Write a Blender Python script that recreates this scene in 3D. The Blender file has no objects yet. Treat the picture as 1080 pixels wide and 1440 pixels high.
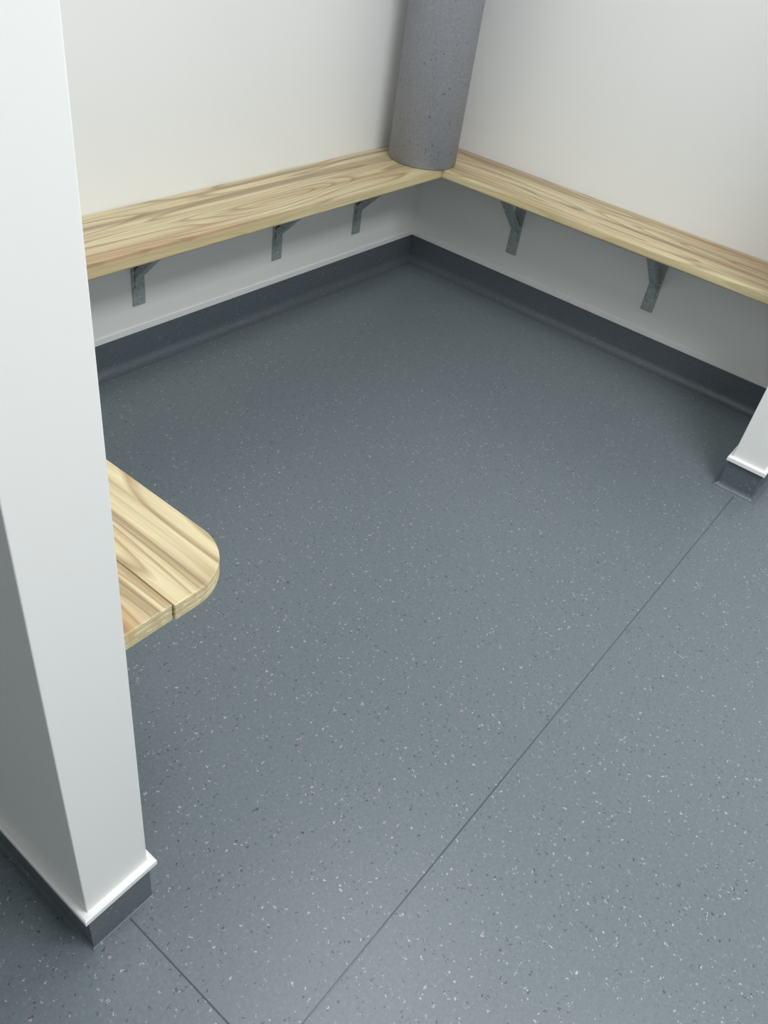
import bpy, bmesh, math
from mathutils import Vector, Matrix
sc=bpy.context.scene
sc.view_settings.view_transform='Standard'
sc.view_settings.look='None'
COL=sc.collection

# ------------------------------------------------------------ materials
def newmat(name):
    m=bpy.data.materials.new(name); m.use_nodes=True
    nt=m.node_tree; b=nt.nodes['Principled BSDF']
    return m,nt,b
def N(nt,t): return nt.nodes.new(t)
def srgb(r,g,b):
    f=lambda c:(c/255/12.92) if c/255<=.04045 else ((c/255+.055)/1.055)**2.4
    return (f(r),f(g),f(b),1)
def math_(nt,op,a,b=None,clamp=False):
    n=nt.nodes.new('ShaderNodeMath'); n.operation=op; n.use_clamp=clamp
    for i,v in enumerate((a,b)):
        if v is None: continue
        if isinstance(v,(int,float)): n.inputs[i].default_value=v
        else: nt.links.new(v,n.inputs[i])
    return n.outputs[0]
def mixc(nt,fac,a,b,blend='MIX'):
    n=nt.nodes.new('ShaderNodeMix'); n.data_type='RGBA'; n.blend_type=blend
    for i,v in ((0,fac),(6,a),(7,b)):
        if isinstance(v,(int,float,tuple)): n.inputs[i].default_value=v
        else: nt.links.new(v,n.inputs[i])
    return n.outputs[2]
def maprange(nt,v,a,b,c,d):
    n=N(nt,'ShaderNodeMapRange'); nt.links.new(v,n.inputs[0])
    for i,x in enumerate((a,b,c,d)): n.inputs[i+1].default_value=x
    return n.outputs[0]

def wall_mat(name,col,rough=.38):
    m,nt,b=newmat(name)
    tc=N(nt,'ShaderNodeTexCoord')
    no=N(nt,'ShaderNodeTexNoise'); no.inputs['Scale'].default_value=2.0; no.inputs['Detail'].default_value=3
    nt.links.new(tc.outputs['Object'],no.inputs['Vector'])
    c2=tuple(x*.95 for x in col[:3])+(1,)
    nt.links.new(mixc(nt,no.outputs[0],col,c2),b.inputs['Base Color'])
    b.inputs['Roughness'].default_value=rough
    n2=N(nt,'ShaderNodeTexNoise'); n2.inputs['Scale'].default_value=120
    nt.links.new(tc.outputs['Object'],n2.inputs['Vector'])
    bp=N(nt,'ShaderNodeBump'); bp.inputs['Strength'].default_value=.04; bp.inputs['Distance'].default_value=.002
    nt.links.new(n2.outputs[0],bp.inputs['Height']); nt.links.new(bp.outputs[0],b.inputs['Normal'])
    return m

def vinyl_mat(name,base,scale=1.0,rough=.42,amount=1.0):
    m,nt,b=newmat(name)
    tc=N(nt,'ShaderNodeTexCoord'); L=nt.links
    nd=N(nt,'ShaderNodeTexNoise'); nd.inputs['Scale'].default_value=230*scale; nd.inputs['Detail'].default_value=1
    L.new(tc.outputs['Object'],nd.inputs['Vector'])
    sub=N(nt,'ShaderNodeVectorMath'); sub.operation='SUBTRACT'; L.new(nd.outputs['Color'],sub.inputs[0]); sub.inputs[1].default_value=(.5,.5,.5)
    scl=N(nt,'ShaderNodeVectorMath'); scl.operation='SCALE'; L.new(sub.outputs[0],scl.inputs[0]); scl.inputs['Scale'].default_value=.011/scale
    add=N(nt,'ShaderNodeVectorMath'); add.operation='ADD'; L.new(tc.outputs['Object'],add.inputs[0]); L.new(scl.outputs[0],add.inputs[1])
    nm=N(nt,'ShaderNodeTexNoise'); nm.inputs['Scale'].default_value=170*scale; nm.inputs['Detail'].default_value=4
    L.new(tc.outputs['Object'],nm.inputs['Vector'])
    lo=tuple(x*.78 for x in base[:3])+(1,); hi=tuple(min(1,x*1.22) for x in base[:3])+(1,)
    cur=mixc(nt,nm.outputs[0],lo,hi)
    for sc_,thr,rad,cols,st in ((180,.915,.27,(srgb(190,189,187),srgb(176,160,154)),.74),
                                (190,.90,.28,(srgb(42,48,56),srgb(64,70,78)),.75),
                                (290,.84,.30,(srgb(152,144,142),srgb(132,140,148)),.48)):
        v=N(nt,'ShaderNodeTexVoronoi'); v.inputs['Scale'].default_value=sc_*scale
        off=N(nt,'ShaderNodeVectorMath'); off.operation='ADD'; off.inputs[1].default_value=(sc_*.37,sc_*.11,rad*.01)
        L.new(add.outputs[0],off.inputs[0]); L.new(off.outputs[0],v.inputs['Vector'])
        se=N(nt,'ShaderNodeSeparateColor'); L.new(v.outputs['Color'],se.inputs[0])
        pick=math_(nt,'GREATER_THAN',se.outputs[0],thr)
        r=math_(nt,'MULTIPLY',se.outputs[2],rad); r=math_(nt,'ADD',r,.16)
        ins=math_(nt,'LESS_THAN',v.outputs['Distance'],r)
        f=math_(nt,'MULTIPLY',math_(nt,'MULTIPLY',pick,ins),st*amount)
        cur=mixc(nt,f,cur,mixc(nt,se.outputs[1],cols[0],cols[1]))
    L.new(cur,b.inputs['Base Color'])
    nr=N(nt,'ShaderNodeTexNoise'); nr.inputs['Scale'].default_value=3; nr.inputs['Detail'].default_value=4
    L.new(tc.outputs['Object'],nr.inputs['Vector'])
    L.new(math_(nt,'ADD',math_(nt,'MULTIPLY',nr.outputs[0],.12),rough-.06),b.inputs['Roughness'])
    n2=N(nt,'ShaderNodeTexNoise'); n2.inputs['Scale'].default_value=450; L.new(tc.outputs['Object'],n2.inputs['Vector'])
    bp=N(nt,'ShaderNodeBump'); bp.inputs['Strength'].default_value=.15; bp.inputs['Distance'].default_value=.001
    L.new(n2.outputs[0],bp.inputs['Height']); L.new(bp.outputs[0],b.inputs['Normal'])
    return m

def wood_mat(name,axis,seed,lat=9,sz=12,heart_amt=.65):
    m,nt,b=newmat(name); L=nt.links
    tc=N(nt,'ShaderNodeTexCoord')
    at=N(nt,'ShaderNodeAttribute'); at.attribute_name='board'
    ad=N(nt,'ShaderNodeVectorMath'); ad.operation='ADD'; L.new(tc.outputs['Object'],ad.inputs[0]); L.new(at.outputs['Vector'],ad.inputs[1])
    def mapped(sl,sx,sz_):
        mp=N(nt,'ShaderNodeMapping')
        mp.inputs['Scale'].default_value=(sl,sx,sz_) if axis==0 else (sx,sl,sz_)
        mp.inputs['Location'].default_value=(seed,seed*1.7,seed*.3)
        L.new(ad.outputs[0],mp.inputs[0]); return mp.outputs[0]
    def noise(vec,det=1.5,ro=.4):
        n=N(nt,'ShaderNodeTexNoise'); n.inputs['Scale'].default_value=1; n.inputs['Detail'].default_value=det; n.inputs['Roughness'].default_value=ro
        L.new(vec,n.inputs['Vector']); return n.outputs[0]
    n1=noise(mapped(1.0,lat,sz),1.5,.35)
    ph=math_(nt,'MULTIPLY',n1,17.0)
    fr=math_(nt,'FRACT',ph)
    cr=N(nt,'ShaderNodeValToRGB'); L.new(fr,cr.inputs[0])
    e=cr.color_ramp.elements
    e[0].position=0; e[0].color=(0,0,0,1); e[1].position=.6; e[1].color=(.25,.25,.25,1)
    x=e.new(.86); x.color=(1,1,1,1); x=e.new(1.0); x.color=(.05,.05,.05,1)
    hz=maprange(nt,noise(mapped(.8,13,6),2,.5),.47,.62,0,1)
    st=maprange(nt,noise(mapped(.7,38,20),2,.5),.5,.66,0,1)
    n2=noise(mapped(7,300,300),3,.5)
    pale=srgb(217,203,164); mid=srgb(148,116,76); heart=srgb(180,143,102); dark=srgb(120,90,60)
    c=mixc(nt,math_(nt,'MULTIPLY',hz,heart_amt),pale,heart)
    c=mixc(nt,math_(nt,'MULTIPLY',cr.outputs[0],.66),c,mid)
    c=mixc(nt,math_(nt,'MULTIPLY',st,.55),c,dark)
    fib=maprange(nt,n2,.3,.7,.84,1.06)
    cc=N(nt,'ShaderNodeCombineColor')
    for i in range(3): L.new(fib,cc.inputs[i])
    c=mixc(nt,1.0,c,cc.outputs[0],'MULTIPLY')
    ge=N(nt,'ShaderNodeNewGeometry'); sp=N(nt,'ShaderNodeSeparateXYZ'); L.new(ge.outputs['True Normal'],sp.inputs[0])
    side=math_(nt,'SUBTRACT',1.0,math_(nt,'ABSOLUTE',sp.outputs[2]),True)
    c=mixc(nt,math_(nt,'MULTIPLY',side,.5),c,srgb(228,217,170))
    L.new(c,b.inputs['Base Color'])
    b.inputs['Roughness'].default_value=.4
    bp=N(nt,'ShaderNodeBump'); bp.inputs['Strength'].default_value=.15; bp.inputs['Distance'].default_value=.001
    L.new(n2,bp.inputs['Height']); L.new(bp.outputs[0],b.inputs['Normal'])
    return m

def galv_mat():
    m,nt,b=newmat('galvanised_steel'); L=nt.links
    tc=N(nt,'ShaderNodeTexCoord')
    v=N(nt,'ShaderNodeTexVoronoi'); v.inputs['Scale'].default_value=140; L.new(tc.outputs['Object'],v.inputs['Vector'])
    se=N(nt,'ShaderNodeSeparateColor'); L.new(v.outputs['Color'],se.inputs[0])
    L.new(mixc(nt,se.outputs[0],srgb(154,162,164),srgb(180,188,188)),b.inputs['Base Color'])
    b.inputs['Metallic'].default_value=.2; b.inputs['Roughness'].default_value=.5
    return m
def plain(name,col,rough,metal=0):
    m,nt,b=newmat(name); tc=N(nt,'ShaderNodeTexCoord')
    no=N(nt,'ShaderNodeTexNoise'); no.inputs['Scale'].default_value=30; nt.links.new(tc.outputs['Object'],no.inputs['Vector'])
    nt.links.new(mixc(nt,no.outputs[0],col,tuple(x*.9 for x in col[:3])+(1,)),b.inputs['Base Color'])
    b.inputs['Roughness'].default_value=rough; b.inputs['Metallic'].default_value=metal
    return m

M_WALL=wall_mat('white_wall_lining',srgb(242,243,241))
M_PART=wall_mat('white_partition_lining',srgb(240,241,239))
M_CEIL=wall_mat('ceiling_paint',srgb(242,243,244),.8)
M_TRIM=wall_mat('white_pvc_trim',srgb(243,243,242),.3)
M_FLOOR=vinyl_mat('speckled_vinyl_floor',srgb(104,114,119),rough=.35)
M_SKIRT=vinyl_mat('speckled_vinyl_skirting',srgb(90,98,105),amount=.5)
M_COLV=vinyl_mat('speckled_vinyl_column',srgb(145,148,155),scale=.85,rough=.6,amount=.8)
M_SEAM=plain('vinyl_weld_rod',srgb(82,91,96),.2)
M_GALV=galv_mat()
M_SCREW=plain('screw_steel',srgb(195,195,195),.35,.4)

# ------------------------------------------------------------ mesh helpers
def obj(name,bm,mat,smooth=False,parent=None):
    bmesh.ops.recalc_face_normals(bm,faces=bm.faces[:])
    me=bpy.data.meshes.new(name); bm.to_mesh(me); bm.free()
    if smooth:
        for p in me.polygons: p.use_smooth=True
    o=bpy.data.objects.new(name,me); COL.objects.link(o)
    if mat: me.materials.append(mat)
    if parent: o.parent=parent
    return o
def box(bm,lo,hi,mi=0):
    vs=[bm.verts.new((x,y,z)) for x in (lo[0],hi[0]) for y in (lo[1],hi[1]) for z in (lo[2],hi[2])]
    for q in ((0,1,3,2),(4,6,7,5),(0,4,5,1),(2,3,7,6),(0,2,6,4),(1,5,7,3)):
        f=bm.faces.new([vs[i] for i in q]); f.material_index=mi
    return vs
def boxobj(name,lo,hi,mat,bev=0):
    bm=bmesh.new(); box(bm,lo,hi); o=obj(name,bm,mat)
    if bev:
        md=o.modifiers.new('bevel','BEVEL'); md.width=bev; md.segments=3
    return o

# ------------------------------------------------------------ dimensions (m)
H=2.4; XW=-4.2; YW=-3.9
PX1,PX2,PY=-2.2107,-2.1164,-1.1635      # left partition
SX,SY1,SY2=-.442,-1.388,-1.472          # right stub partition
BT=.432; TH=.028                        # bench top, thickness
WL,WR=.237,.237

boxobj('floor',(XW-.1,YW-.1,-.1),(.1,.1,0),M_FLOOR)
boxobj('ceiling',(XW-.1,YW-.1,H),(.1,.1,H+.1),M_CEIL)
boxobj('wall_left',(XW-.1,0,0),(.1,.1,H),M_WALL)
boxobj('wall_right',(0,YW,0),(.1,0,H),M_WALL)
boxobj('wall_back',(XW-.1,YW-.1,0),(.1,YW,H),M_WALL)
boxobj('wall_far',(XW-.1,YW,0),(XW,0,H),M_WALL)
boxobj('wall_partition_left',(PX1,PY,0),(PX2,0,H),M_PART,.0015)
boxobj('wall_partition_right',(SX,SY2,0),(0,SY1,H),M_PART,.0015)

# ------------------------------------------------------------ swept trims with mitred corners
path=[(PX1,0),(PX1,PY),(PX2,PY),(PX2,0),(0,0),(0,SY1),(SX,SY1),(SX,SY2),(0,SY2),(0,YW)]
def mitre(i,d):
    P=Vector(path[i])
    def nrm(a,b):
        t=(Vector(b)-Vector(a)).normalized(); return Vector((-t.y,t.x))
    ns=[]
    if i>0: ns.append(nrm(path[i-1],path[i]))
    if i<len(path)-1: ns.append(nrm(path[i],path[i+1]))
    if len(ns)==1: return P-ns[0]*d
    n=(ns[0]+ns[1]); n=n/(n.dot(ns[0]))
    return P-n*d
def sweep(name,segs,profile,mat):
    bm=bmesh.new()
    for k in segs:
        a=[bm.verts.new((*mitre(k,d),z)) for d,z in profile]
        b=[bm.verts.new((*mitre(k+1,d),z)) for d,z in profile]
        for j in range(len(profile)-1):
            bm.faces.new((a[j],b[j],b[j+1],a[j+1]))
    return obj(name,bm,mat,False)
def cove(top,r,t=.003):
    pr=[(0,top),(t,top-.0005)]
    n=10
    for i in range(n+1):
        a=math.pi/2*i/n
        pr.append((t+r-r*math.cos(a),r-r*math.sin(a)+.0008))
    pr.append((t+r+.001,0))
    return pr
def strip(z0,z1,t):
    return [(0,z0),(t-.001,z0),(t,z0+.001),(t,z1-.002),(t-.002,z1),(0,z1)]
sweep('baseboard_left',[3],cove(.0945,.026),M_SKIRT)
sweep('baseboard_right',[4],cove(.0945,.026),M_SKIRT)
sweep('baseboard_partition_left',[0,1,2],cove(.088,.003,.0012),M_SKIRT)
sweep('baseboard_partition_right',[5,6,7],cove(.079,.014),M_SKIRT)
sweep('baseboard_front',[8],cove(.0945,.026),M_SKIRT)
sweep('trim_1',[3],strip(.0945,.113,.004),M_TRIM)
sweep('trim_2',[4],strip(.0945,.113,.004),M_TRIM)
sweep('trim_3',[0,1,2],strip(.088,.100,.009),M_TRIM)
sweep('trim_4',[5,6,7],strip(.079,.092,.009),M_TRIM)
sweep('trim_5',[8],strip(.0945,.113,.004),M_TRIM)
boxobj('trim_6',(-1.515,-.003,.113),(-1.490,0,H),M_TRIM,.001)

def bead(name,p0,p1,w,h):
    bm=bmesh.new(); p0=Vector(p0);p1=Vector(p1);t=(p1-p0).normalized();n=Vector((-t.y,t.x))
    A=[];B=[]
    for i in range(7):
        a=math.pi*i/6
        o=n*math.cos(a)*w/2; z=math.sin(a)*h
        A.append(bm.verts.new((*(p0+o),z)));B.append(bm.verts.new((*(p1+o),z)))
    for i in range(6): bm.faces.new((A[i],A[i+1],B[i+1],B[i]))
    return obj(name,bm,M_SEAM,True)
bead('trim_7',(XW,-1.438),(SX-.02,-1.438),.0024,.0006)
bead('trim_8',(-2.156,PY-.006),(-2.156,YW),.0024,.0006)

# ------------------------------------------------------------ benches
def board_poly(bm,pts,z0,z1,tag,lay):
    b=[bm.verts.new((x,y,z0)) for x,y in pts]; t=[bm.verts.new((x,y,z1)) for x,y in pts]
    n=len(pts); fs=[bm.faces.new(t),bm.faces.new(b[::-1])]
    for i in range(n): fs.append(bm.faces.new((b[i],b[(i+1)%n],t[(i+1)%n],t[i])))
    for v in b+t: v[lay]=tag
def bench(name,boards,mat,bev=.006,layers=1):
    bm=bmesh.new(); lay=bm.verts.layers.float_vector.new('board')
    for k,pts in enumerate(boards):
        for j in range(layers):
            z0=BT-TH+TH*j/layers; z1=BT-TH+TH*(j+1)/layers
            board_poly(bm,pts,z0+(.0001 if j else 0),z1,Vector((k*3.1,k*5.3,k*.7)),lay)
    o=obj(name,bm,mat)
    md=o.modifiers.new('bevel','BEVEL'); md.width=bev; md.segments=4; md.limit_method='ANGLE'; md.angle_limit=math.radians(50)
    return o
def rect(x0,y0,x1,y1): return [(x0,y0),(x1,y0),(x1,y1),(x0,y1)]
W1=wood_mat('pine_grain_x',0,3.3); W2=wood_mat('pine_grain_y',1,8.1); W3=wood_mat('pine_grain_y_b',1,1.4,lat=12,sz=60,heart_amt=.95)
B3X=-1.863; B3Y=-1.076
bench('wall_bench',[rect(B3X+.001,-WL,-WR-.001,-.0005)],W1)
bench('wall_bench.001',[rect(-WR,SY1+.0005,-.0005,-.0005)],W2)
sx=-1.984; R=.084
arc=[(B3X-R+R*math.cos(a),B3Y+R+R*math.sin(a)) for a in [ -math.pi/2+math.pi/2*i/14 for i in range(15)]]
bd1=[(sx+.0006,B3Y)]+arc+[(B3X,-.0005),(sx+.0006,-.0005)]
bd2=rect(PX2+.0005,B3Y+.003,sx-.0006,-.0005)
bench('wall_bench.002',[bd1,bd2],W3,.0020,3)

# ------------------------------------------------------------ brackets
def bracket(name,origin,ang,arm,zb):
    bm=bmesh.new(); w=.019; t=.004; top=BT-TH
    box(bm,(0,-w,zb),(t,w,top-.0002))
    box(bm,(t,-w,top-t-.0002),(arm,w,top-.0002))
    a=Vector((t,0,zb+.075)); b=Vector((arm-.03,0,top-t))
    d=(b-a).normalized(); n=Vector((-d.z,0,d.x)); hw=.012
    def pt(p,yy,off): return bm.verts.new((p.x+n.x*off,yy,p.z+n.z*off))
    for y0,y1,o0,o1 in ((-hw,hw,-.002,.001),(-hw,-hw+.003,.001,.014),(hw-.003,hw,.001,.014)):
        vs=[pt(p,yy,off) for p in (a,b) for yy in (y0,y1) for off in (o0,o1)]
        for q in ((0,1,3,2),(4,6,7,5),(0,4,5,1),(2,3,7,6),(0,2,6,4),(1,5,7,3)): bm.faces.new([vs[i] for i in q])
    box(bm,(t,-hw,zb+.05),(t+.003,hw,zb+.08))
    for z in (zb+.022,zb+.092):
        for s in ([0] if z<zb+.05 else [-.013,.013]):
            r=bmesh.ops.create_uvsphere(bm,u_segments=10,v_segments=6,radius=.0048)
            for v in r['verts']: v.co=Vector((t+v.co.x*.5,v.co.y+s,v.co.z+z))
            for f in {f for v in r['verts'] for f in v.link_faces}: f.material_index=1
    o=obj(name,bm,M_GALV); o.data.materials.append(M_SCREW)
    o.location=(origin[0],origin[1],0); o.rotation_euler=(0,0,ang)
    return o
zb=.170
for i,x in enumerate((-1.205,-.701,-.333)):
    bracket('shelf_bracket' if i==0 else 'shelf_bracket.%03d'%i,(x,-.0003),-math.pi/2,.19,zb)
for i,y in enumerate((-.408,-.91)):
    bracket('shelf_bracket.%03d'%(i+3),(-.0003,y),math.pi,.19,zb)
for i,y in enumerate((-.35,-.85)):
    bracket('shelf_bracket.%03d'%(i+5),(PX2+.0003,y),0,.19,zb)

# ------------------------------------------------------------ corner column
bm=bmesh.new(); cx,cy,r=-.223,-.143,.1055; n=64
rings=[(r-.003,BT+.0003),(r,BT+.003),(r,H)]
rv=[[bm.verts.new((cx+q*math.cos(2*math.pi*i/n),cy+q*math.sin(2*math.pi*i/n),z)) for i in range(n)] for q,z in rings]
for k in range(2):
    for i in range(n): bm.faces.new((rv[k][i],rv[k][(i+1)%n],rv[k+1][(i+1)%n],rv[k+1][i]))
bm.faces.new(rv[0][::-1]); bm.faces.new(rv[2])
obj('corner_column',bm,M_COLV,True)

# ------------------------------------------------------------ lights
def fixture(name,x,y,lx,ly,power,col=(.975,.99,1)):
    e=bpy.data.objects.new(name,None); COL.objects.link(e); e.location=(x,y,H)
    bm=bmesh.new(); box(bm,(-lx/2-.03,-ly/2-.03,-.05),(lx/2+.03,ly/2+.03,0)); obj('housing',bm,M_TRIM,parent=e)
    ld=bpy.data.lights.new('tube_light','AREA'); ld.shape='RECTANGLE'; ld.size=lx; ld.size_y=ly; ld.energy=power; ld.color=col
    l=bpy.data.objects.new('tube_light',ld); COL.objects.link(l); l.parent=e; l.location=(0,0,-.055)
fixture('ceiling_light',-1.6,-2.35,1.3,.6,49)
fixture('ceiling_light.001',-1.3,-1.15,1.0,.5,15)
w=bpy.data.worlds.new('world'); sc.world=w; w.use_nodes=True
w.node_tree.nodes['Background'].inputs[0].default_value=(.8,.85,.9,1); w.node_tree.nodes['Background'].inputs[1].default_value=.3

# ------------------------------------------------------------ camera
Rr=[[0.62249,-0.77108,0.13396],[-0.43383,-0.48243,-0.76095],[0.65138,0.41557,-0.63483]]
cam=bpy.data.cameras.new('camera'); co=bpy.data.objects.new('camera',cam); COL.objects.link(co)
x,y,z=Vector(Rr[0]),-Vector(Rr[1]),-Vector(Rr[2])
M=Matrix((x,y,z)).transposed().to_4x4(); M.translation=Vector((-2.433,-1.6414,1.1989)); co.matrix_world=M
cam.sensor_fit='VERTICAL'; cam.sensor_height=36; cam.lens=36*1152.146/1440; cam.clip_start=.02
sc.camera=co
